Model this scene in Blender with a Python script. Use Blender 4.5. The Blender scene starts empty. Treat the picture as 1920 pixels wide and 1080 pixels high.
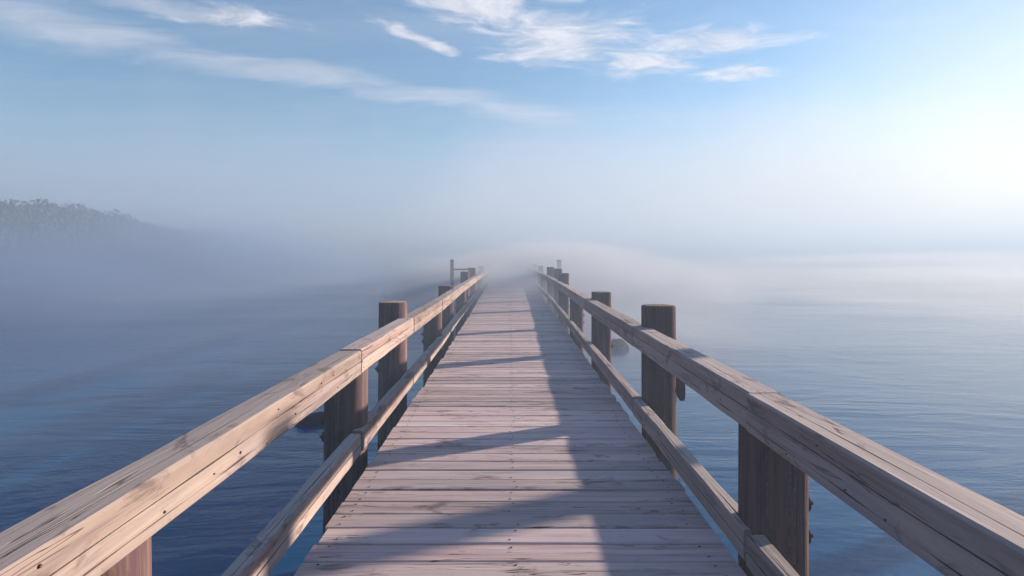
import bpy, bmesh, math, random
from mathutils import Vector, Matrix, noise, Quaternion

random.seed(7)
scene = bpy.context.scene
col = scene.collection

# ------------------------------------------------------------------ camera
F_PX = 1100.0                    # focal length in photo pixels (1920 wide)
DECK = 1.10                      # deck top above the water
EYE = 1.65                       # eye above the deck
CAM_Z = DECK + EYE
cd = bpy.data.cameras.new('camera')
cd.sensor_width = 36.0
cd.lens = F_PX / 1920.0 * 36.0
cd.shift_x = 4.0 / 1920.0
cd.shift_y = -54.0 / 1920.0
cd.clip_start = 0.05
cd.clip_end = 5000.0
cam = bpy.data.objects.new('camera', cd)
cam.location = (0, 0, CAM_Z)
cam.rotation_euler = (math.radians(90), 0, 0)
col.objects.link(cam)
scene.camera = cam

# ------------------------------------------------------------------ render settings
scene.render.engine = 'CYCLES'
scene.view_settings.view_transform = 'Standard'
scene.view_settings.look = 'None'
scene.view_settings.gamma = 1.0
scene.view_settings.use_curve_mapping = False
scene.view_settings.exposure = 2.1
cy = scene.cycles
cy.use_denoising = True
try:
    cy.denoiser = 'OPENIMAGEDENOISE'
    cy.denoising_prefilter = 'ACCURATE'
except Exception:
    pass
cy.max_bounces = 6
cy.diffuse_bounces = 3
cy.glossy_bounces = 3
cy.volume_bounces = 2
cy.transparent_max_bounces = 8
cy.sample_clamp_indirect = 6.0

# ------------------------------------------------------------------ sun direction
SUN_AZ = math.radians(63.4)      # right of straight ahead (+Y)
SUN_EL = math.radians(11.3)
SUN_DIR = Vector((math.sin(SUN_AZ) * math.cos(SUN_EL), math.cos(SUN_AZ) * math.cos(SUN_EL), math.sin(SUN_EL)))


class NT:
    """small helper for node trees"""
    def __init__(self, tree):
        self.t = tree
        self.n = tree.nodes
        self.l = tree.links

    def node(self, kind, **kw):
        nd = self.n.new(kind)
        for k, v in kw.items():
            setattr(nd, k, v)
        return nd

    def put(self, sock, v):
        if isinstance(v, bpy.types.NodeSocket):
            self.l.new(v, sock)
        elif v is not None:
            sock.default_value = v

    def math(self, op, a, b=None, c=None, clamp=False):
        nd = self.node('ShaderNodeMath', operation=op)
        nd.use_clamp = clamp
        self.put(nd.inputs[0], a)
        if b is not None: self.put(nd.inputs[1], b)
        if c is not None: self.put(nd.inputs[2], c)
        return nd.outputs[0]

    def vmath(self, op, a, b=None):
        nd = self.node('ShaderNodeVectorMath', operation=op)
        self.put(nd.inputs[0], a)
        if b is not None: self.put(nd.inputs[1], b)
        return nd.outputs[0]

    def noise(self, vec, scale=1.0, detail=4.0, rough=0.55, dist=0.0, out=0):
        nd = self.node('ShaderNodeTexNoise')
        self.put(nd.inputs['Vector'], vec)
        nd.inputs['Scale'].default_value = scale
        nd.inputs['Detail'].default_value = detail
        nd.inputs['Roughness'].default_value = rough
        nd.inputs['Distortion'].default_value = dist
        return nd.outputs[out]

    def ramp(self, fac, stops, interp='LINEAR'):
        nd = self.node('ShaderNodeValToRGB')
        cr = nd.color_ramp
        cr.interpolation = interp
        while len(cr.elements) < len(stops):
            cr.elements.new(0.5)
        for e, (p, c) in zip(cr.elements, stops):
            e.position = p
            e.color = (c[0], c[1], c[2], 1) if not isinstance(c, (int, float)) else (c, c, c, 1)
        self.put(nd.inputs[0], fac)
        return nd.outputs[0]

    def smooth(self, v, lo, hi):
        nd = self.node('ShaderNodeMapRange', interpolation_type='SMOOTHSTEP')
        self.put(nd.inputs[0], v)
        nd.inputs[1].default_value = lo
        nd.inputs[2].default_value = hi
        nd.inputs[3].default_value = 0.0
        nd.inputs[4].default_value = 1.0
        return nd.outputs[0]

    def mix(self, fac, a, b, blend='MIX'):
        nd = self.node('ShaderNodeMix', data_type='RGBA', blend_type=blend)
        self.put(nd.inputs[0], fac)
        for s, v in ((nd.inputs[6], a), (nd.inputs[7], b)):
            if isinstance(v, (tuple, list)) and len(v) == 3: v = (*v, 1)
            self.put(s, v)
        return nd.outputs[2]

    def sep(self, v):
        nd = self.node('ShaderNodeSeparateXYZ')
        self.put(nd.inputs[0], v)
        return nd.outputs

    def comb(self, x, y, z):
        nd = self.node('ShaderNodeCombineXYZ')
        for s, v in zip(nd.inputs, (x, y, z)): self.put(s, v)
        return nd.outputs[0]


# ------------------------------------------------------------------ world: sky and high clouds
world = bpy.data.worlds.new('World')
scene.world = world
world.use_nodes = True
w = NT(world.node_tree)
w.n.clear()
sky = w.node('ShaderNodeTexSky', sky_type='NISHITA')
sky.sun_disc = False
sky.sun_elevation = SUN_EL
sky.sun_rotation = SUN_AZ
sky.altitude = 0
sky.air_density = 1.15
sky.dust_density = 0.15
sky.ozone_density = 3.6
tc = w.node('ShaderNodeTexCoord')
dx, dy, dz = w.sep(tc.outputs['Generated'])
zc = w.math('MAXIMUM', dz, 0.03)
px = w.math('DIVIDE', dx, zc)          # position on a flat layer of cloud overhead
py = w.math('DIVIDE', dy, zc)
pv = w.comb(px, py, 0.0)
warp = w.noise(pv, 1.6, 3.0, 0.5, 0.0, out=1)
warp = w.vmath('SUBTRACT', warp, (0.5, 0.5, 0.5))
wv = w.vmath('ADD', pv, w.vmath('MULTIPLY', warp, (0.45, 0.45, 0.0)))

def cloud_blob(cx, cy_, ang, sx, sy):
    """soft elongated patch on the cloud layer"""
    q = w.vmath('SUBTRACT', wv, (cx, cy_, 0.0))
    mp = w.node('ShaderNodeMapping', vector_type='TEXTURE')
    w.put(mp.inputs['Vector'], q)
    mp.inputs['Rotation'].default_value = (0, 0, ang)
    mp.inputs['Scale'].default_value = (sx, sy, 1)
    ln = w.node('ShaderNodeVectorMath', operation='LENGTH')
    w.put(ln.inputs[0], mp.outputs[0])
    return w.math('SUBTRACT', 1.0, w.smooth(ln.outputs['Value'], 0.0, 1.0))

def many_max(vals):
    r = vals[0]
    for v in vals[1:]: r = w.math('MAXIMUM', r, v)
    return r

# puffy bright clouds
puffs = many_max([cloud_blob(0.24, 2.66, 0.95, 0.92, 0.62),
                  cloud_blob(-0.12, 2.28, 0.3, 0.50, 0.32),
                  cloud_blob(0.66, 3.00, 0.2, 0.50, 0.32),
                  cloud_blob(0.95, 2.72, -0.3, 0.60, 0.30),
                  cloud_blob(1.25, 3.20, 0.1, 0.50, 0.28),
                  cloud_blob(-0.42, 2.66, 0.9, 0.50, 0.17),
                  cloud_blob(-1.15, 2.45, 0.4, 0.50, 0.24)])
fine = w.noise(w.vmath('MULTIPLY', wv, (1.0, 1.5, 1.0)), 3.6, 9.0, 0.68, 0.5)
puff_mask = w.smooth(w.math('ADD', w.math('MULTIPLY', puffs, 0.85), w.math('MULTIPLY', w.math('SUBTRACT', fine, 0.5), 1.7)), 0.16, 1.0)
# long veils of high cloud
veils = many_max([cloud_blob(-1.25, 3.12, 0.52, 1.45, 0.36),
                  cloud_blob(-0.45, 3.62, 0.35, 0.95, 0.36),
                  cloud_blob(-1.95, 2.55, 0.5, 0.85, 0.55),
                  cloud_blob(-1.35, 2.35, 0.5, 0.5, 0.2),
                  cloud_blob(0.1, 4.0, 0.5, 0.8, 0.5)])
vm = w.node('ShaderNodeMapping')
w.put(vm.inputs['Vector'], wv)
vm.inputs['Rotation'].default_value = (0, 0, -0.5)
vm.inputs['Scale'].default_value = (0.8, 3.0, 1)
streak = w.noise(vm.outputs[0], 1.9, 8.0, 0.66, 0.6)
wide = w.noise(vm.outputs[0], 0.45, 4.0, 0.5, 0.2)
veil_mask = w.smooth(w.math('ADD', w.math('MULTIPLY', veils, 0.75), w.math('MULTIPLY', w.math('SUBTRACT', streak, 0.5), 1.1)), 0.0, 0.95)
thin = w.smooth(w.math('ADD', w.math('MULTIPLY', wide, 0.6), w.math('MULTIPLY', streak, 0.4)), 0.42, 0.80)
mask = w.math('MAXIMUM', w.math('MULTIPLY', puff_mask, 0.80), w.math('MULTIPLY', veil_mask, 0.43))
mask = w.math('MAXIMUM', mask, w.math('MULTIPLY', thin, 0.18))
mask = w.math('MULTIPLY', mask, w.smooth(dz, 0.05, 0.20))
shade = w.math('ADD', 0.86, w.math('MULTIPLY', w.smooth(fine, 0.35, 0.7), 0.22))
CLOUD = w.vmath('MULTIPLY', (4.7, 4.55, 4.75), w.comb(shade, shade, shade))
skycol = w.mix(mask, sky.outputs[0], CLOUD)
# low fog bank seen against the sky all round the horizon, its top uneven
hz = w.node('ShaderNodeVectorMath', operation='NORMALIZE')
w.put(hz.inputs[0], w.comb(dx, dy, 0.0))
bank = w.noise(hz.outputs[0], 3.2, 4.0, 0.5, 0.2)
top = w.math('ADD', 0.20, w.math('MULTIPLY', w.math('SUBTRACT', bank, 0.5), 0.26))
low = w.math('SUBTRACT', 1.0, w.smooth(w.math('DIVIDE', dz, top), 0.35, 1.35))
# a taller swell of mist ahead, a little right of the pier
dt = w.node('ShaderNodeVectorMath', operation='DOT_PRODUCT')
w.put(dt.inputs[0], hz.outputs[0])
dt.inputs[1].default_value = (math.sin(math.radians(13)), math.cos(math.radians(13)), 0)
swell = w.smooth(dt.outputs['Value'], 0.84, 1.0)
soft = w.noise(tc.outputs['Generated'], 5.0, 5.0, 0.55, 0.4)
stop = w.math('ADD', w.math('MULTIPLY', swell, 0.25), w.math('MULTIPLY', w.math('SUBTRACT', soft, 0.5), 0.10))
smask = w.math('MULTIPLY', w.math('SUBTRACT', 1.0, w.smooth(w.math('SUBTRACT', dz, stop), -0.16, 0.05)), w.smooth(swell, 0.0, 0.9))
sdot = w.node('ShaderNodeVectorMath', operation='DOT_PRODUCT')
w.put(sdot.inputs[0], tc.outputs['Generated'])
sdot.inputs[1].default_value = SUN_DIR
bankcol = w.mix(w.smooth(sdot.outputs['Value'], 0.50, 1.0), (2.3, 2.8, 3.8), (6.4, 5.7, 4.7))
glow = w.math('MULTIPLY', w.smooth(sdot.outputs['Value'], 0.74, 1.0), w.math('SUBTRACT', 1.0, w.smooth(dz, 0.16, 0.46)))
skycol = w.mix(w.math('MULTIPLY', glow, 0.65), skycol, (5.6, 5.3, 4.8))
skycol = w.mix(w.math('MULTIPLY', low, 0.80), skycol, bankcol)
skycol = w.mix(w.math('MULTIPLY', smask, 0.5), skycol, (3.9, 3.9, 4.5))
bg = w.node('ShaderNodeBackground')
w.put(bg.inputs['Color'], skycol)
bg.inputs['Strength'].default_value = 0.051
wo = w.node('ShaderNodeOutputWorld')
w.l.new(bg.outputs[0], wo.inputs[0])

# ------------------------------------------------------------------ sun
sd = bpy.data.lights.new('sun', 'SUN')
sd.energy = 5.0
sd.angle = math.radians(1.0)
sd.color = (1.0, 0.83, 0.61)
sun = bpy.data.objects.new('sun', sd)
sun.rotation_euler = SUN_DIR.to_track_quat('Z', 'Y').to_euler()
sun.location = (30, 20, 20)
col.objects.link(sun)

HAZE_DENSITY = 0.0145
HAZE_TOP = 9.2


# ================================================================== materials
def new_mat(name):
    m = bpy.data.materials.new(name)
    m.use_nodes = True
    n = NT(m.node_tree)
    b = n.n['Principled BSDF']
    return m, n, b


def wood_material(name, axis, dark, mid, light, grey, stain=0.5, rough=0.88, bump=0.5, crack=1.0, top_lift=None, vary=0.38, stain_at=0.56):
    """weathered timber, grain along the given local axis"""
    m, n, b = new_mat(name)
    tc = n.node('ShaderNodeTexCoord')
    oi = n.node('ShaderNodeObjectInfo')
    rnd = oi.outputs['Random']
    off = n.comb(n.math('MULTIPLY', rnd, 37.0), n.math('MULTIPLY', rnd, 91.0), n.math('MULTIPLY', rnd, 53.0))
    base = n.vmath('ADD', tc.outputs['Object'], off)
    def sc(l, c):
        v = [c, c, c]; v['XYZ'.index(axis)] = l
        return n.vmath('MULTIPLY', base, tuple(v))
    grain = n.noise(sc(1.6, 46.0), 1.0, 5.0, 0.62, 0.5)
    broad = n.noise(sc(0.55, 9.0), 1.0, 4.0, 0.55, 0.8)
    patch = n.noise(sc(1.1, 3.0), 1.0, 4.0, 0.6, 0.4)
    blotch = n.noise(sc(2.6, 7.0), 1.0, 5.0, 0.65, 0.6)
    tone = n.math('ADD', n.math('MULTIPLY', grain, 0.45), n.math('MULTIPLY', broad, 0.55))
    c = n.ramp(tone, [(0.30, dark), (0.47, mid), (0.68, light)])
    c = n.mix(n.math('MULTIPLY', n.smooth(patch, 0.42, 0.68), 0.55), c, grey)
    if top_lift:
        # upper face painted lighter, making up for the weak low sun on it
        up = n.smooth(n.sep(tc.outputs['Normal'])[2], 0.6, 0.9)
        bc = n.mix(n.math('MULTIPLY', tone, 0.9), tuple(x * 0.55 for x in top_lift), tuple(min(0.75, x * 1.4) for x in top_lift))
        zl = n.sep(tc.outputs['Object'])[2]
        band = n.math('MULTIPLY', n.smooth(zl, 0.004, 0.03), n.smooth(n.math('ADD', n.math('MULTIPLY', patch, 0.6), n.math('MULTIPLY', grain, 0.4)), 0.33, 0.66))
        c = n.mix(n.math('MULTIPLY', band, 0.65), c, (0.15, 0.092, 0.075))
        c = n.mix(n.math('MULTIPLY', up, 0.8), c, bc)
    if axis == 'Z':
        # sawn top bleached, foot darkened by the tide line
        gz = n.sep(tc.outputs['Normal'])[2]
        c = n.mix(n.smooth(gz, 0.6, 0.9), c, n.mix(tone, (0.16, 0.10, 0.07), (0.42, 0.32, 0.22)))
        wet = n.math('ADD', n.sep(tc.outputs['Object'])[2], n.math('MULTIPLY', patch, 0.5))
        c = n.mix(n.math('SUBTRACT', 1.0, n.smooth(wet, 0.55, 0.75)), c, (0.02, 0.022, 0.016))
    # worn dark stains with their own outline
    st = n.math('MULTIPLY', n.smooth(blotch, stain_at, stain_at + 0.13), stain)
    c = n.mix(st, c, tuple(x * 0.45 for x in dark))
    # thin drying cracks along the grain
    cv = n.noise(sc(0.75, 15.0), 1.0, 3.0, 0.5, 0.9)
    cr = n.math('ABSOLUTE', n.math('SUBTRACT', cv, 0.5))
    cm = n.math('SUBTRACT', 1.0, n.smooth(cr, 0.003, 0.013))
    where = n.smooth(n.noise(sc(0.9, 4.0), 1.0, 2.0), 0.47, 0.60)
    cm = n.math('MULTIPLY', n.math('MULTIPLY', cm, where), crack, clamp=True)
    c = n.mix(n.math('MULTIPLY', cm, 0.85), c, tuple(x * 0.22 for x in dark))
    # every piece a shade of its own
    hsv = n.node('ShaderNodeHueSaturation')
    n.put(hsv.inputs['Color'], c)
    n.put(hsv.inputs['Value'], n.math('ADD', 1.0 - vary / 2, n.math('MULTIPLY', rnd, vary)))
    r2 = n.math('FRACT', n.math('MULTIPLY', rnd, 17.3))
    n.put(hsv.inputs['Saturation'], n.math('ADD', 0.72, n.math('MULTIPLY', r2, 0.26)))
    n.put(b.inputs['Base Color'], hsv.outputs[0])
    n.put(b.inputs['Roughness'], n.math('ADD', rough - 0.1, n.math('MULTIPLY', broad, 0.25)))
    b.inputs['Specular IOR Level'].default_value = 0.06
    h = n.math('SUBTRACT', n.math('ADD', n.math('MULTIPLY', grain, 0.6), n.math('MULTIPLY', broad, 0.5)), n.math('MULTIPLY', cm, 1.2))
    bp = n.node('ShaderNodeBump')
    bp.inputs['Strength'].default_value = bump
    bp.inputs['Distance'].default_value = 0.006
    n.put(bp.inputs['Height'], h)
    n.put(b.inputs['Normal'], bp.outputs[0])
    return m


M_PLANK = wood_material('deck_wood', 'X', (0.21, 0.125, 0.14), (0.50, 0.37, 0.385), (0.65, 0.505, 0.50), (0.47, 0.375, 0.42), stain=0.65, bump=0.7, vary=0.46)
M_RAIL = wood_material('rail_wood', 'Y', (0.10, 0.058, 0.066), (0.235, 0.174, 0.174), (0.34, 0.264, 0.23), (0.22, 0.17, 0.20), stain=0.6, bump=0.7, crack=0.75, stain_at=0.55, top_lift=(0.42, 0.34, 0.34))
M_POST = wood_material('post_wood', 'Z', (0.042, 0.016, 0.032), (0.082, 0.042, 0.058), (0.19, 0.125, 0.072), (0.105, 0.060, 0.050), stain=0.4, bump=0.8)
M_BEAM = wood_material('beam_wood', 'Y', (0.05, 0.03, 0.03), (0.11, 0.07, 0.06), (0.17, 0.11, 0.09), (0.12, 0.09, 0.08), stain=0.4, bump=0.5)


def plain(name, color, rough=0.6, metal=0.0, var=0.35, scale=12.0, bump=0.3):
    m, n, b = new_mat(name)
    tc = n.node('ShaderNodeTexCoord')
    f = n.noise(tc.outputs['Object'], scale, 5.0, 0.6)
    n.put(b.inputs['Base Color'], n.mix(n.smooth(f, 0.3, 0.7), tuple(c * (1 - var) for c in color), tuple(min(1, c * (1 + var)) for c in color)))
    b.inputs['Roughness'].default_value = rough
    b.inputs['Metallic'].default_value = metal
    bp = n.node('ShaderNodeBump')
    bp.inputs['Strength'].default_value = bump
    bp.inputs['Distance'].default_value = 0.02
    n.put(bp.inputs['Height'], f)
    n.put(b.inputs['Normal'], bp.outputs[0])
    return m


M_SPLIT = plain('split_wood_dark', (0.080, 0.052, 0.048), 0.95, scale=30)  # darker tone for the faces inside the timber splits
M_IRON = plain('rusty_iron', (0.06, 0.035, 0.03), 0.65, 0.5, scale=40)
M_RUBBER = plain('black_rubber', (0.025, 0.018, 0.022), 0.6, scale=20)
M_ROCK = plain('wet_rock', (0.035, 0.022, 0.026), 0.9, scale=6, bump=0.8)
M_SOIL = plain('headland_soil', (0.075, 0.075, 0.045), 0.9, scale=0.8, bump=0.6)
M_BARK = plain('bark', (0.07, 0.05, 0.04), 0.9, scale=5)
M_LEAF = plain('leaves', (0.036, 0.047, 0.036), 0.95, var=0.4, scale=0.7)
M_BUSH = plain('bush_leaves', (0.037, 0.048, 0.036), 0.95, var=0.4, scale=0.5)
for _m in (M_LEAF, M_BUSH):
    _m.node_tree.nodes['Principled BSDF'].inputs['Specular IOR Level'].default_value = 0.05


def water_material():
    m, n, b = new_mat('lake_water')
    g = n.node('ShaderNodeNewGeometry')
    p = g.outputs['Position']
    b.inputs['Base Color'].default_value = (0.003, 0.056, 0.165, 1)
    b.inputs['Specular Tint'].default_value = (0.80, 0.93, 1.0, 1)
    b.inputs['IOR'].default_value = 1.33
    big = n.noise(n.vmath('MULTIPLY', p, (0.05, 0.16, 1)), 1.0, 3.0, 0.5, 0.5)
    n.put(b.inputs['Roughness'], n.math('ADD', 0.05, n.math('MULTIPLY', n.smooth(big, 0.35, 0.7), 0.12)))
    gust = n.noise(n.vmath('MULTIPLY', p, (0.16, 0.30, 1)), 1.0, 5.0, 0.6, 1.2)
    a = n.noise(n.vmath('MULTIPLY', p, (0.30, 0.95, 1)), 1.0, 5.0, 0.5, 1.6)
    c = n.noise(n.vmath('MULTIPLY', p, (0.9, 3.4, 1)), 1.0, 4.0, 0.55, 1.2)
    h = n.math('ADD', n.math('MULTIPLY', a, 1.0), n.math('MULTIPLY', c, 0.22))
    h = n.math('MULTIPLY', h, n.math('ADD', 0.15, n.math('MULTIPLY', n.smooth(n.math('ADD', n.math('MULTIPLY', big, 0.6), n.math('MULTIPLY', gust, 0.4)), 0.36, 0.62), 1.1)))
    bp = n.node('ShaderNodeBump')
    bp.inputs['Strength'].default_value = 0.15
    bp.inputs['Distance'].default_value = 0.22
    n.put(bp.inputs['Height'], h)
    n.put(b.inputs['Normal'], bp.outputs[0])
    return m


M_WATER = water_material()


def fog_material(name, density, color, aniso):
    m = bpy.data.materials.new(name)
    m.use_nodes = True
    n = NT(m.node_tree)
    n.n.clear()
    v = n.node('ShaderNodeVolumePrincipled')
    v.inputs['Color'].default_value = (*color, 1)
    v.inputs['Density'].default_value = density
    v.inputs['Anisotropy'].default_value = aniso
    o = n.node('ShaderNodeOutputMaterial')
    n.l.new(v.outputs[0], o.inputs['Volume'])
    return m


FOG_COL = (0.262, 0.335, 0.465)
MIST_COL = (0.45, 0.485, 0.595)
M_HAZE = fog_material('haze_air', HAZE_DENSITY, FOG_COL, 0.26)


def drifting_mist(name, density, color, aniso, seed):
    """mist that thins out towards the rim of its bank and drifts in patches"""
    m = fog_material(name, density, color, aniso)
    n = NT(m.node_tree)
    v = [x for x in n.n if x.type == 'PRINCIPLED_VOLUME'][0]
    tc = n.node('ShaderNodeTexCoord')
    ln = n.node('ShaderNodeVectorMath', operation='LENGTH')
    n.put(ln.inputs[0], tc.outputs['Object'])
    wob = n.noise(n.vmath('ADD', tc.outputs['Object'], (seed, 0, seed)), 2.3, 3.0, 0.55)
    rim = n.math('ADD', ln.outputs['Value'], n.math('MULTIPLY', n.math('SUBTRACT', wob, 0.42), 0.75))
    fall = n.math('SUBTRACT', 1.0, n.smooth(rim, 0.15, 0.98))
    fall = n.math('MULTIPLY', fall, n.math('SUBTRACT', 1.0, n.smooth(ln.outputs['Value'], 0.7, 0.99)))
    nb = n.noise(n.vmath('ADD', n.vmath('MULTIPLY', tc.outputs['Object'], (1.2, 3.5, 1.2)), (seed, seed, 0)), 1.6, 2.0, 0.5)
    n.put(v.inputs['Density'], n.math('MULTIPLY', n.math('MULTIPLY', fall, density), n.math('ADD', 0.3, n.math('MULTIPLY', n.smooth(nb, 0.3, 0.7), 1.3))))
    m.cycles.volume_sampling = 'MULTIPLE_IMPORTANCE'
    return m


M_MIST = drifting_mist('mist_air', 0.42, MIST_COL, 0.2, 3.0)
M_MIST_LOW = drifting_mist('mist_air_low', 0.12, (0.43, 0.51, 0.66), 0.2, 14.0)
M_MIST_BRIGHT = drifting_mist('mist_air_bright', 0.13, (0.46, 0.49, 0.57), 0.38, 21.0)
M_MIST_SHORE = drifting_mist('mist_air_shore', 0.11, (0.27, 0.37, 0.60), 0.2, 9.0)


# ================================================================== object helpers
def mesh_from(name, verts, faces, mat, smooth=False):
    me = bpy.data.meshes.new(name)
    me.from_pydata([tuple(v) for v in verts], [], faces)
    me.materials.append(mat)
    if smooth:
        me.polygons.foreach_set('use_smooth', [True] * len(me.polygons))
    me.update()
    return me


def link(name, me, parent=None, mat_world=None):
    o = bpy.data.objects.new(name, me)
    col.objects.link(o)
    mw = mat_world if mat_world is not None else Matrix.Identity(4)
    if parent is not None:
        o.parent = parent
        o.matrix_local = WORLD[parent.name].inverted() @ mw
    else:
        o.matrix_local = mw
    WORLD[o.name] = mw
    return o


WORLD = {}


def thing(name, label, cat, loc, group=None):
    o = bpy.data.objects.new(name, None)
    o.empty_display_size = 0.3
    col.objects.link(o)
    o.location = loc
    WORLD[o.name] = Matrix.Translation(loc)
    o['label'] = label
    o['category'] = cat
    if group: o['group'] = group
    return o


def tag(o, label, cat, group=None):
    o['label'] = label
    o['category'] = cat
    if group: o['group'] = group


def kind(o, k, label=None):
    o['kind'] = k
    if label: o['label'] = label
    return o


def lerp_table(tab, x):
    if x <= tab[0][0]: return tab[0][1]
    for (a, va), (b, vb) in zip(tab, tab[1:]):
        if x <= b:
            t = (x - a) / (b - a)
            return va + (vb - va) * t
    return tab[-1][1]


def nz(x, y=0.0, z=0.0):
    return noise.noise(Vector((x, y, z)))


def box_mesh(bm, lo, hi):
    vs = [bm.verts.new((x, y, z)) for x in (lo[0], hi[0]) for y in (lo[1], hi[1]) for z in (lo[2], hi[2])]
    for f in ((0, 1, 3, 2), (4, 6, 7, 5), (0, 4, 5, 1), (2, 3, 7, 6), (0, 2, 6, 4), (1, 5, 7, 3)):
        bm.faces.new([vs[i] for i in f])


def bm_to(name, bm, mat, smooth=False):
    bmesh.ops.recalc_face_normals(bm, faces=bm.faces[:])
    me = bpy.data.meshes.new(name)
    bm.to_mesh(me)
    bm.free()
    me.materials.append(mat)
    if smooth:
        me.polygons.foreach_set('use_smooth', [True] * len(me.polygons))
    return me


# ================================================================== setting: water, headland
S = 420.0
water = link('lake_water', mesh_from('lake_water', [(-S, -S, 0), (S, -S, 0), (S, S, 0), (-S, S, 0)], [(0, 1, 2, 3)], M_WATER))
kind(water, 'structure')

# headland: a low bank running away on the left
HK = 1.32

def shore_x(y):
    return HK * lerp_table([(20, -37), (42, -37.0), (60, -38.5), (90, -42.5), (120, -50), (150, -66)], y / HK) + 1.2 * nz(y * 0.12, 3.1)

def land_z(x, y):
    d = shore_x(y) - x
    if d < 0: return -0.6
    top = lerp_table([(20, 1.6), (42, 2.4), (80, 2.3), (110, 1.6), (150, -0.4)], y / HK)
    s = min(1.0, d / 5.0)
    s = s * s * (3 - 2 * s)
    return -0.6 + (top + 0.6) * s + 0.35 * nz(x * 0.25, y * 0.25)

vs, fs = [], []
ny, nx = 66, 26
for j in range(ny):
    y = 20 + j * 2.6
    for i in range(nx):
        x = shore_x(y) + 1.0 - (i / (nx - 1)) ** 1.5 * 60
        edge = -0.8 if (j in (0, ny - 1) or i == nx - 1) else None
        vs.append((x, y, edge if edge is not None else land_z(x, y)))
for j in range(ny - 1):
    for i in range(nx - 1):
        a = j * nx + i
        fs.append((a, a + nx, a + nx + 1, a + 1))
head = link('headland', mesh_from('headland', vs, fs, M_SOIL, True))
kind(head, 'structure')

# ================================================================== the pier deck
DECK_L = [(0, -1.13), (10, -1.13), (17, -1.18), (30, -1.35), (70, -1.42)]
DECK_R = [(0, 1.2375), (6, 1.245), (17, 1.33), (30, 1.46), (70, 1.54)]
PITCH = 0.1989
N_PLANK = 300
Y0 = 1.81
pier = thing('wooden_pier', 'long grey-brown plank deck of the pier running straight out into the mist', 'pier', (0, Y0, 0))

def plank_mesh(k):
    """one weathered board, 1 m half length, wavering edges"""
    rs = random.Random(100 + k)
    n = 14
    w_ = PITCH / 2 - 0.0068
    t = 0.045
    c = 0.006
    vs, fs = [], []
    s0 = rs.uniform(0, 100)
    for i in range(n + 1):
        x = -1 + 2 * i / n
        e0 = 0.0042 * nz(x * 2.2 + s0, 1.0) + 0.0022 * nz(x * 9 + s0, 4.0)
        e1 = 0.0042 * nz(x * 2.2 + s0, 7.0) + 0.0022 * nz(x * 9 + s0, 9.0)
        zt = 0.0025 * nz(x * 1.3 + s0, 3.0)
        cup = 0.0018 * nz(s0, 5.0)
        y0, y1 = -w_ + e0, w_ + e1
        prof = [(y0, -t), (y0, zt - c), (y0 + c, zt), (0.0, zt + cup), (y1 - c, zt), (y1, zt - c), (y1, -t)]
        for (y, z) in prof: vs.append((x, y, z))
    m = 7
    for i in range(n):
        for j in range(m):
            a, b = i * m + j, i * m + (j + 1) % m
            fs.append((a, a + m, b + m, b))
    fs.append(tuple(range(m)))
    fs.append(tuple(n * m + j for j in reversed(range(m))))
    me = mesh_from('plank', vs, fs, M_PLANK)
    bm = bmesh.new(); bm.from_mesh(me)
    bmesh.ops.recalc_face_normals(bm, faces=bm.faces[:])
    bm.to_mesh(me); bm.free()
    return me

plank_meshes = [plank_mesh(k) for k in range(9)]
nail_v, nail_f = [], []

def add_nail(x, y, z, r):
    k = 6
    b0 = len(nail_v)
    for i in range(k):
        a = 2 * math.pi * i / k
        nail_v.append((x + r * math.cos(a), y + r * math.sin(a), z))
    for i in range(k):
        a = 2 * math.pi * i / k
        nail_v.append((x + r * 0.8 * math.cos(a), y + r * 0.8 * math.sin(a), z + 0.0018))
    for i in range(k):
        j = (i + 1) % k
        nail_f.append((b0 + i, b0 + j, b0 + k + j, b0 + k + i))
    nail_f.append(tuple(b0 + k + i for i in range(k)))

rp = random.Random(5)
for i in range(N_PLANK):
    y = Y0 + (i + 0.5) * PITCH
    xl = lerp_table(DECK_L, y) + rp.gauss(0, 0.008)
    xr = lerp_table(DECK_R, y) + rp.gauss(0, 0.008)
    cx, hw = (xl + xr) / 2, (xr - xl) / 2
    dz_ = rp.uniform(-0.004, 0.003)
    mw = Matrix.Translation((cx, y, DECK + dz_)) @ Matrix.Rotation(rp.gauss(0, 0.0011), 4, 'Z') @ Matrix.Rotation(rp.gauss(0, 0.004), 4, 'X')
    mw = mw @ Matrix.Diagonal((hw * rp.choice((-1, 1)) if False else hw, 1, 1, 1))
    link('plank', plank_meshes[rp.randrange(9)], pier, mw)
    for xs in (xl + 0.10, 0.022, xr - 0.13):
        for s in (-1, 1):
            if rp.random() < 0.93:
                add_nail(xs + rp.gauss(0, 0.014), y + s * rp.uniform(0.045, 0.065), DECK + dz_ + 0.0015, rp.uniform(0.006, 0.009))
nm = link('nail_head', mesh_from('nail_head', nail_v, nail_f, M_IRON), pier)
kind(nm, 'stuff')

# bearers below the boards
Y1 = Y0 + N_PLANK * PITCH
for xb in (-0.96, 0.02, 1.05):
    n_seg = 8
    for s in range(n_seg):
        ya = Y0 - 0.2 + (Y1 - Y0) * s / n_seg + 0.01
        yb = Y0 - 0.2 + (Y1 - Y0) * (s + 1) / n_seg - 0.01
        bm = bmesh.new()
        box_mesh(bm, (-0.07, ya - (ya + yb) / 2, -0.13), (0.07, yb - (ya + yb) / 2, 0.13))
        link('bearer', bm_to('bearer', bm, M_BEAM), pier, Matrix.Translation((xb, (ya + yb) / 2, DECK - 0.052 - 0.13)))

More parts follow.
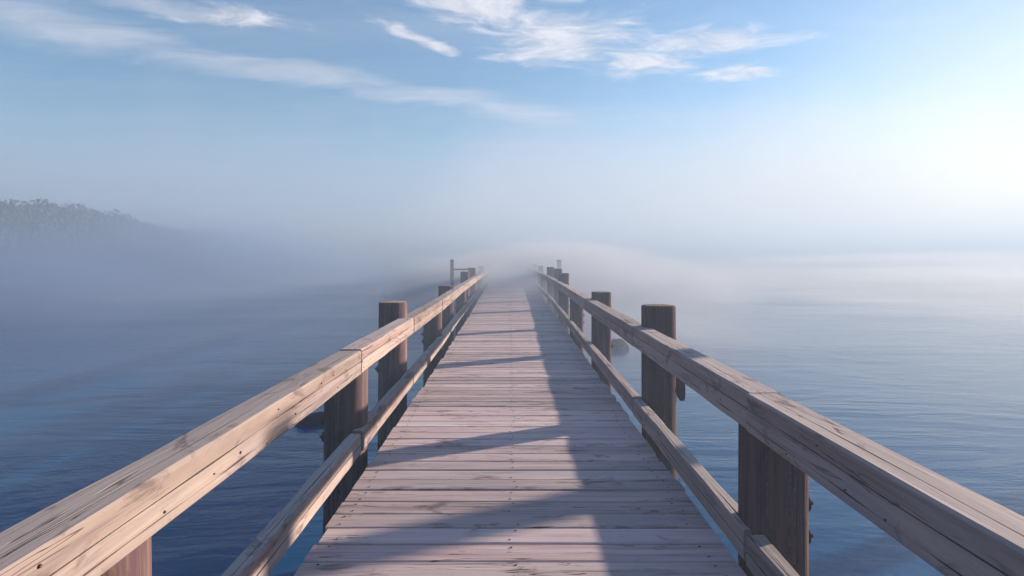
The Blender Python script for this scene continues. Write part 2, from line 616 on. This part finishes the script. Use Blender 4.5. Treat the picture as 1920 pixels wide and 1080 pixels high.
# ================================================================== railings
RAIL_L = [(-1, -1.222), (7.5, -1.232), (11, -1.245), (16, -1.33), (25, -1.42), (70, -1.50)]    # inner face
RAIL_R = [(-1, 1.252), (3.1, 1.262), (6.15, 1.29), (10.6, 1.34), (16.7, 1.44), (24, 1.54), (70, 1.66)]

def beam_mesh(name, length, w_, h, inner, seed, mat, seam=0.42, top_crack=True, second=True):
    """squared timber along local +Y; inner = +1/-1 the side of the face towards the deck.
    Long drying splits are cut into the inner face and the top."""
    rs = random.Random(seed)
    n = max(8, int(length / 0.07))
    if length > 8: n = int(length / 0.14)
    n = min(n, 110)
    a0 = rs.uniform(0, 500)
    vs, fs = [], []
    hw, hh = w_ / 2, h / 2
    m = None
    for i in range(n + 1):
        y = length * i / n
        def wob(k, f=1.1, a=0.004): return a * nz(y * f + a0, k * 3.7)
        c = 0.010 + max(-0.005, 0.010 * nz(y * 1.7 + a0, 11.0)) + 0.02 * max(0, nz(y * 3.1 + a0, 12.0) - 0.3)
        c2 = 0.008 + max(-0.003, 0.007 * nz(y * 2.3 + a0, 15.0))
        z1 = hh - h * seam + wob(1, 0.7, 0.012)
        g1 = max(0.0005, 0.0024 + 0.0045 * nz(y * 2.0 + a0, 21.0))
        z2 = -hh + h * 0.24 + wob(2, 0.9, 0.022)
        g2 = max(0.0006, 0.0085 * nz(y * 3.4 + a0, 25.0) + 0.0012) if second else 0.0004
        x1 = 0.12 * w_ + wob(3, 0.8, 0.02)
        g3 = max(0.0006, 0.0055 * nz(y * 1.5 + a0, 31.0) + 0.0018) if top_crack else 0.0004
        xi = hw + wob(4, 1.3, 0.0035)
        zt = hh + wob(5, 1.3, 0.003)
        step = 0.003 * (0.6 + nz(y * 0.9 + a0, 41.0))          # lower half stands slightly proud
        prof = [(xi - c, zt), (xi, zt - c),
                (xi, z1 + g1), (xi - g1 * 3.2, z1), (xi + step, z1 - g1),
                (xi + step, z2 + g2), (xi - g2 * 3, z2), (xi + step, z2 - g2),
                (xi, -hh + c2), (xi - c2, -hh),
                (-hw + c2, -hh + wob(6)), (-hw, -hh + c2), (-hw + wob(7), hh - c), (-hw + c, zt + wob(8, 1.0, 0.003)),
                (x1 - g3, zt), (x1, zt - g3 * 3.2), (x1 + g3, zt)]
        m = len(prof)
        ey = 0.0
        if i == 0: ey = 0.006 * rs.random()
        if i == n: ey = -0.006 * rs.random()
        for (x, z) in prof: vs.append((x * inner, y + ey, z))
    for i in range(n):
        for j in range(m):
            a, b = i * m + j, i * m + (j + 1) % m
            fs.append((a, a + m, b + m, b))
    fs.append(tuple(range(m)))
    fs.append(tuple(n * m + j for j in reversed(range(m))))
    me = mesh_from(name, vs, fs, mat)
    me.materials.append(M_SPLIT)
    bm = bmesh.new(); bm.from_mesh(me)
    bm.faces.ensure_lookup_table()
    for i in range(n):
        for j in (2, 3, 5, 6, 14, 15):
            bm.faces[i * m + j].material_index = 1
    bmesh.ops.recalc_face_normals(bm, faces=bm.faces[:])
    bm.to_mesh(me); bm.free()
    return me


def place_beam(name, p0, p1, w_, h, inner, seed, parent, **kw):
    d = (p1 - p0)
    L = d.length
    q = Vector((0, 1, 0)).rotation_difference(d.normalized())
    me = beam_mesh(name, L, w_, h, inner, seed, M_RAIL, **kw)
    return link(name, me, parent, Matrix.Translation(p0) @ q.to_matrix().to_4x4())


def post_mesh(r, z0, z1, seed, square=0.25, fine=True):
    """tapered log from z0 to z1 with drying splits and a sawn, slightly domed top"""
    rs = random.Random(seed)
    k = 72 if fine else 16
    zs = []
    z = z0
    stepz = 0.14 if fine else 0.6
    while z < z1 - stepz * 0.6:
        zs.append(z); z += stepz
    zs += [z1 - 0.016, z1]
    s = rs.uniform(0, 300)
    splits = [(rs.uniform(0, 2 * math.pi), rs.uniform(0.006, 0.016)) for _ in range(5)] + [(-math.pi / 2 + 0.15 + rs.uniform(-.2, .2), 0.014)]
    vs, fs = [], []
    for zi, z in enumerate(zs):
        for i in range(k):
            a = 2 * math.pi * i / k
            ca, sa = math.cos(a), math.sin(a)
            p = 2.0 + square * 4
            rr = r / (abs(ca) ** p + abs(sa) ** p) ** (1 / p)
            rr *= 1 + 0.022 * nz(ca * 1.5 + s, sa * 1.5, z * 0.5) + 0.010 * nz(ca * 6 + s, sa * 6, z * 0.9)
            rr *= 1.0 - 0.012 * (z - 1.0)
            if fine:
                for (sa_, dep) in splits:
                    da = abs((a + 0.05 * nz(z * 1.1 + s, sa_) - sa_ + math.pi) % (2 * math.pi) - math.pi)
                    if da < 2 * math.pi / k * 0.75:
                        rr -= dep * max(0, 0.55 + nz(z * 0.8 + s, sa_ * 3))
            if zi == len(zs) - 1: rr -= 0.012
            vs.append((rr * ca, rr * sa, z))
    dark = set()
    for j in range(len(zs) - 1):
        z = zs[j]
        cols_ = set()
        if fine:
            for (sa_, dep) in splits:
                if 0.55 + nz(z * 0.8 + s, sa_ * 3) > 0.42:
                    cols_.add(int((sa_ + 0.05 * nz(z * 1.1 + s, sa_)) % (2 * math.pi) / (2 * math.pi) * k) % k)
        for i in range(k):
            a, b = j * k + i, j * k + (i + 1) % k
            if i in cols_: dark.add(len(fs))
            fs.append((a, b, b + k, a + k))
    base = (len(zs) - 1) * k
    mid = len(vs)
    for i in range(k):
        v = vs[base + i]
        vs.append((v[0] * 0.5, v[1] * 0.5, z1 + 0.006 + 0.003 * nz(v[0] * 20, v[1] * 20, s)))
    vs.append((0, 0, z1 + 0.008))
    for i in range(k):
        a, b = i, (i + 1) % k
        fs.append((base + a, base + b, mid + b, mid + a))
        fs.append((mid + a, mid + b, len(vs) - 1))
    me = mesh_from('post', vs, fs, M_POST)
    me.materials.append(M_SPLIT)
    for i in dark: me.polygons[i].material_index = 1
    return me


def bolt_mesh(r=0.026, l=0.035):
    bm = bmesh.new()
    for (rr, z0, z1, k) in ((r * 1.7, 0.0, 0.010, 14), (r, 0.010, l * 0.55, 6), (r * 0.5, l * 0.55, l, 8)):
        bot = [bm.verts.new((rr * math.cos(2 * math.pi * i / k), rr * math.sin(2 * math.pi * i / k), z0)) for i in range(k)]
        top = [bm.verts.new((rr * math.cos(2 * math.pi * i / k), rr * math.sin(2 * math.pi * i / k), z1)) for i in range(k)]
        for i in range(k):
            bm.faces.new((bot[i], bot[(i + 1) % k], top[(i + 1) % k], top[i]))
        bm.faces.new(top); bm.faces.new(list(reversed(bot)))
    return bm_to('bolt', bm, M_IRON)


BOLT = bolt_mesh()

def make_railing(side):
    L = side < 0
    tab = RAIL_L if L else RAIL_R
    lab = ('pale sunlit wooden railing with round log posts along the left edge of the pier' if L else
           'wooden railing with its deck side in purple shade along the right edge of the pier')
    root = thing('railing', lab, 'railing', (side * 1.35, 2.0, 0))
    w_top, h_top = (0.19, 0.200) if L else (0.178, 0.205)
    z_top = DECK + (0.896 if L else 0.937)
    w_low, h_low = 0.10, 0.172
    z_low = DECK + (0.200 if L else 0.182)
    joints = [0.15, 4.88, 7.55, 10.8, 15.5, 20.3, 25.3] if L else [-1.0, 3.12, 6.15, 10.6, 16.7, 20.2, 23.8]
    while joints[-1] < Y1 - 2: joints.append(min(Y1, joints[-1] + 4.4))
    rs = random.Random(31 if L else 57)
    inner = 1 if L else -1
    segs = []
    for i, (a, b) in enumerate(zip(joints, joints[1:])):
        jx, jz = rs.uniform(-0.006, 0.006), rs.uniform(-0.006, 0.006)
        segs.append((a, b, jx))
        p = [Vector((lerp_table(tab, t) + side * w_top / 2 + jx, t + g, z_top - h_top / 2 + jz)) for t, g in ((a, 0.005), (b, -0.005))]
        place_beam('top_rail', p[0], p[1], w_top, h_top, inner, 1000 + i + (50 if L else 0), root)
        jx, jz = rs.uniform(-0.008, 0.008), rs.uniform(-0.005, 0.005)
        a2, b2 = a + rs.uniform(-0.02, 0.1), b + rs.uniform(-0.02, 0.1)
        if i == 0: a2 = a
        p = [Vector((lerp_table(tab, t) + side * (w_low / 2 + 0.004) + jx, t + g, z_low - h_low / 2 + jz)) for t, g in ((a2, 0.006), (b2, -0.006))]
        place_beam('lower_rail', p[0], p[1], w_low, h_low, inner, 2000 + i + (50 if L else 0), root, seam=0.5, second=False)
    # nail heads along the deck side of the top rail, mostly in the lower half
    bm = bmesh.new()
    y = 0.6
    while y < 22:
        y += abs(rs.gauss(0.28, 0.14)) + 0.04
        z = z_top - h_top * rs.choice((0.62, 0.66, 0.72, 0.80, 0.25)) + rs.gauss(0, 0.006)
        sg = [q for q in segs if q[0] <= y <= q[1]]
        if not sg: continue
        a, b, jx = sg[0]
        xa, xb = lerp_table(tab, a), lerp_table(tab, b)
        x = xa + (xb - xa) * (y - a) / (b - a) + jx
        rr = rs.uniform(0.004, 0.007)
        out = -side * 0.0062
        k = 7
        rim = [bm.verts.new((x + out * 0.2, y + rr * math.cos(2 * math.pi * i / k), z + rr * math.sin(2 * math.pi * i / k))) for i in range(k)]
        cap = [bm.verts.new((x + out, y + rr * .8 * math.cos(2 * math.pi * i / k), z + rr * .8 * math.sin(2 * math.pi * i / k))) for i in range(k)]
        for i in range(k): bm.faces.new((rim[i], rim[(i + 1) % k], cap[(i + 1) % k], cap[i]))
        bm.faces.new(cap)
    kind(link('nail_head', bm_to('nail_head', bm, M_IRON), root), 'stuff')
    # posts: (distance, short?, top above the deck, radius, extra offset outwards)
    if L:
        posts = [(2.02, 1, 0, .180, 0), (5.18, 1, 0, .178, 0), (7.6, 0, 1.10, .180, 0), (11.1, 1, 0, .172, 0), (14.8, 0, 0.98, .19, 0),
                 (18.9, 1, 0, .17, 0), (22.6, 0, 1.17, .17, 0.05), (27.0, 0, 1.26, .185, 0), (31.5, 1, 0, .17, 0), (36, 0, 1.25, .18, 0.02), (41, 1, 0, .17, 0),
                 (45, 0, 1.3, .18, 0), (50, 1, 0, .17, 0), (54, 0, 1.25, .18, 0), (58.5, 1, 0, .18, 0)]
    else:
        posts = [(0.3, 1, 0, .18, 0), (3.30, 1, 0, .168, 0), (6.18, 0, 1.165, .176, 0), (10.4, 0, 1.07, .172, 0), (14.2, 1, 0, .165, 0),
                 (19.3, 0, 1.19, .175, 0), (23.6, 0, 1.27, .17, 0.13), (26.3, 0, 1.30, .17, 0), (31, 1, 0, .17, 0), (35.5, 0, 1.25, .17, 0), (40, 1, 0, .17, 0),
                 (44.5, 0, 1.3, .18, 0), (49, 1, 0, .17, 0), (53.5, 0, 1.2, .18, 0), (58.5, 1, 0, .18, 0)]
    for k, (D, short, top, r, extra) in enumerate(posts):
        xin = lerp_table(tab, D)
        if short:
            x = xin + side * (0.045 + r)
            z1 = z_top - h_top - 0.004
        else:
            x = xin + side * (0.112 + r + extra)
            z1 = DECK + top
        me = post_mesh(r, -0.9, z1, 300 + k + (40 if L else 0), square=rs.uniform(0.12, 0.3), fine=D < 24)
        ps = link('post', me, root, Matrix.Translation((x, D, 0)) @ Matrix.Rotation(rs.gauss(0, 0.004), 4, 'Y') @ Matrix.Rotation(rs.gauss(0, 0.004), 4, 'X'))
        if D < 24 and k > 0:
            for zb in (0.10, 0.24) if L else (0.30, 0.12):
                if rs.random() < 0.8:
                    mw = Matrix.Translation((x + side * (r - 0.006), D - 0.05, DECK + zb)) @ Matrix.Rotation(side * math.pi / 2, 4, 'Y')
                    link('bolt', BOLT, ps, mw)
        if (not L) and abs(D - 6.18) < .01:
            # worn rubber strip hanging on the water side of this post
            bm = bmesh.new()
            n = 8
            rows = []
            for i in range(n + 1):
                t = i / n
                z = -0.30 * t
                hw_ = 0.05 * (1.0 if t < .8 else max(0.25, 1 - ((t - .8) / .2) ** 2 * .8))
                xo = 0.012 * math.sin(t * 2.2)
                rows.append([bm.verts.new(v) for v in ((xo - 0.034 * hw_ / .05, -hw_, z), (xo + 0.034, -hw_ * .9, z), (xo + 0.034, hw_ * .9, z), (xo - 0.034 * hw_ / .05, hw_, z))])
            for a, b in zip(rows, rows[1:]):
                for i in range(4):
                    bm.faces.new((a[i], a[(i + 1) % 4], b[(i + 1) % 4], b[i]))
            bm.faces.new(rows[0]); bm.faces.new(list(reversed(rows[-1])))
            f = link('fender_strip', bm_to('fender_strip', bm, M_RUBBER), ps, Matrix.Translation((x + r + 0.036, D, DECK + 0.46)))
            f['label'] = 'dark worn strip hanging on the water side of the post'
    return root

make_railing(-1)
make_railing(1)

# ================================================================== mooring poles in the water
def pole(name, label, x, y, r, top, seed, cross=None):
    root = thing(name, label, 'mooring pole', (x, y, 0))
    me = post_mesh(r, -1.0, top, seed, square=0.05, fine=False)
    me.name = 'pole'
    link('pole', me, root, Matrix.Translation((x, y, 0)))
    if cross:
        bm = bmesh.new()
        box_mesh(bm, (-cross[0] / 2, -0.05, -0.045), (cross[0] / 2, 0.05, 0.045))
        bmesh.ops.bevel(bm, geom=bm.edges[:], offset=0.012, segments=1, affect='EDGES')
        link('cross_beam', bm_to('cross_beam', bm, M_BEAM), root, Matrix.Translation((x + cross[0] / 2 + r * 0.6, y - 0.02, cross[1])))
    return root

pole('mooring_pole', 'thin grey pole with a cross beam standing in water left of the railing', -2.90, 29.5, 0.10, 2.73, 11, (0.85, 2.24))
pole('mooring_pole', 'pale thin pole rising from the water just beyond the right railing', 2.98, 35.5, 0.14, 2.72, 12)
pole('mooring_pole', 'added pile out of view right of the pier, casting a shadow band on the deck', 7.5, 7.5, 0.20, DECK + 2.7, 13)  # unseen pile, added only to throw a diagonal shadow across the planks

# ================================================================== rocks showing above the water
def rock(label, x, y, sx, sy, sz, seed):
    bm = bmesh.new()
    bmesh.ops.create_icosphere(bm, subdivisions=4, radius=1.0)
    for v in bm.verts:
        d = 1 + 0.35 * nz(v.co.x * 1.3 + seed, v.co.y * 1.3, v.co.z * 1.3) + 0.12 * nz(v.co.x * 4 + seed, v.co.y * 4, v.co.z * 4)
        v.co = Vector((v.co.x * sx * d, v.co.y * sy * d, v.co.z * sz * d))
    o = link('rock', bm_to('rock', bm, M_ROCK, True), None, Matrix.Translation((x, y, 0.0)))
    tag(o, label, 'rock', 'rocks beside the pier')

rock('dark wet rock low in the water beside the left railing', -3.30, 9.9, 0.34, 0.26, 0.15, 3.0)
rock('dark reddish rock in the water behind the right railing posts', 3.35, 18.2, 0.30, 0.26, 0.26, 8.0)

# ================================================================== trees on the headland
def leaf_cluster(rs, vs, fs, c, rad, n, size):
    for _ in range(n):
        while True:
            p = Vector((rs.uniform(-1, 1), rs.uniform(-1, 1), rs.uniform(-1, 1)))
            if 0.25 < p.length < 1: break
        p = Vector((p.x * rad[0], p.y * rad[1], p.z * rad[2])) + c
        out = ((p - c).normalized() + Vector((0, 0, 0.25)) + 0.35 * Vector((rs.gauss(0, 1), rs.gauss(0, 1), rs.gauss(0, 1)))).normalized()
        u = Quaternion(out, rs.uniform(0, 6.28)) @ out.orthogonal().normalized()
        v = out.cross(u)
        s = size * rs.uniform(0.6, 1.3)
        b0 = len(vs)
        vs += [p - u * s, p - v * s * 0.6, p + u * s, p + v * s * 0.6]
        fs.append((b0, b0 + 1, b0 + 2, b0 + 3))

def tree_meshes(seed, spread, hgt):
    rs = random.Random(seed)
    tv, tf = [], []
    def limb(p0, p1, r0, r1, k=7):
        d = (p1 - p0).normalized()
        u = d.orthogonal().normalized(); v = d.cross(u)
        b0 = len(tv)
        for (p, r) in ((p0, r0), ((p0 + p1) / 2 + u * r0 * 0.4, (r0 + r1) / 2), (p1, r1)):
            for i in range(k):
                a = 2 * math.pi * i / k
                tv.append(p + u * r * math.cos(a) + v * r * math.sin(a))
        for j in range(2):
            for i in range(k):
                a, b = b0 + j * k + i, b0 + j * k + (i + 1) % k
                tf.append((a, b, b + k, a + k))
    fork = Vector((rs.uniform(-.15, .15), rs.uniform(-.15, .15), hgt * 0.38))
    limb(Vector((0, 0, -0.5)), fork, 0.17, 0.12)
    lv, lf = [], []
    for i in range(9):
        a = 2 * math.pi * i / 9 + rs.uniform(-.3, .3)
        rr = spread * rs.uniform(0.25, 0.62)
        c = Vector((rr * math.cos(a), rr * math.sin(a), hgt * rs.uniform(0.48, 0.82)))
        limb(fork, c, 0.08, 0.025, 5)
        q = spread * rs.uniform(0.30, 0.46)
        leaf_cluster(rs, lv, lf, c, (q, q, q * 0.8), 130, 0.13)
    leaf_cluster(rs, lv, lf, Vector((0, 0, hgt * 0.84)), (spread * .42, spread * .42, hgt * 0.16), 170, 0.13)
    leaf_cluster(rs, lv, lf, Vector((0, 0, hgt * 0.62)), (spread * .8, spread * .8, hgt * 0.25), 260, 0.13)
    return mesh_from('trunk', tv, tf, M_BARK, True), mesh_from('crown', lv, lf, M_LEAF)

KINDS = [tree_meshes(70 + i, sp, h) for i, (sp, h) in enumerate(((1.9, 4.6), (2.2, 4.4), (1.6, 4.9), (2.0, 4.0), (1.5, 3.4)))]
KH = (4.6, 4.4, 4.9, 4.0, 3.4)

def tree(x, y, k, top_z, rz, label, wide=1.0, group='trees on the misty headland'):
    z = land_z(x, y)
    root = thing('tree', label, 'tree', (x, y, z), group)
    s = max(0.4, (top_z - z) / KH[k])
    root.scale = (s * wide, s * wide, s)
    root.rotation_euler = (0, 0, rz)
    for nm_, me in zip(('trunk', 'crown'), KINDS[k]):
        o = bpy.data.objects.new(nm_, me)
        col.objects.link(o)
        o.parent = root
    return root

def sil(px_, py_, D):
    D *= HK
    return (px_ - 956) / F_PX * D, D, CAM_Z + (486 - py_) / F_PX * D

rt = random.Random(21)
FOREST = 'bushy tree merged into the dark tree line on the misty headland'
# (photo column, crown top row, distance) of the crowns along the skyline
sky_trees = [(-95, 380, 37), (-60, 376, 38.5), (-28, 382, 40), (2, 378, 42), (30, 377, 43.5), (55, 375, 45), (82, 374, 46.5), (104, 374, 48), (128, 378, 50), (152, 377, 51.5), (172, 386, 53)]
for (a, b, D) in sky_trees:
    x, y, z = sil(a, b, D)
    tree(x, y, rt.randrange(4), z + rt.uniform(-0.35, 0.3), rt.uniform(0, 6), FOREST, wide=rt.uniform(0.62, 0.9))
x, y, z = sil(216, 393, 57)
tree(x, y, 0, z + 0.25, 1.0, 'single round-topped tree standing out above the tree line', wide=0.62)
for (a, b, D) in [(194, 410, 55), (238, 412, 59), (250, 408, 61), (266, 414, 63), (282, 417, 65), (300, 421, 68), (318, 422, 71), (338, 425, 75), (362, 428, 79), (388, 430, 84), (412, 431, 90), (436, 434, 97)]:
    x, y, z = sil(a, b, D)
    tree(x, y, 3 + rt.randrange(2), z, rt.uniform(0, 6), 'low shrubby tree on the headland tapering away into mist', wide=0.75)

bv, bf = [], []
for _ in range(560):
    y = rt.uniform(40, 146)
    x = shore_x(y) - abs(rt.gauss(0, 3.2)) - 0.8
    z = land_z(x, y)
    r = rt.uniform(0.6, 1.3)
    leaf_cluster(rt, bv, bf, Vector((x, y, z + r * 0.5)), (r, r, r * 0.85), 34, 0.17)
kind(link('undergrowth', mesh_from('undergrowth', bv, bf, M_BUSH)), 'stuff')

# ================================================================== haze and mist banks
bm = bmesh.new()
box_mesh(bm, (-460, -460, -1.6), (460, 460, HAZE_TOP))
kind(link('haze', bm_to('haze', bm, M_HAZE)), 'stuff')

def mist_bank(c, rad, rz, mat=None):
    bm = bmesh.new()
    bmesh.ops.create_icosphere(bm, subdivisions=4, radius=1.0)
    o = link('mist_bank', bm_to('mist_bank', bm, mat or M_MIST, True), None,
             Matrix.Translation(c) @ Matrix.Rotation(rz, 4, 'Z') @ Matrix.Diagonal((*rad, 1)))
    kind(o, 'stuff')

mist_bank((-29, 58, 0), (19, 66, 9.0), 0.10, M_MIST_SHORE)
mist_bank((-46, 90, 0), (14, 80, 6.0), 0.10, M_MIST_SHORE)
mist_bank((-47, 58, 0), (40, 52, 2.4), 0.0, M_MIST_LOW)
mist_bank((50, 58, 0), (46, 52, 2.6), 0.0, M_MIST_BRIGHT)
mist_bank((78, 105, 0), (80, 75, 5.0), 0.0, M_MIST_BRIGHT)
mist_bank((3, 57, 0), (16, 52, 5.4), 0.0)
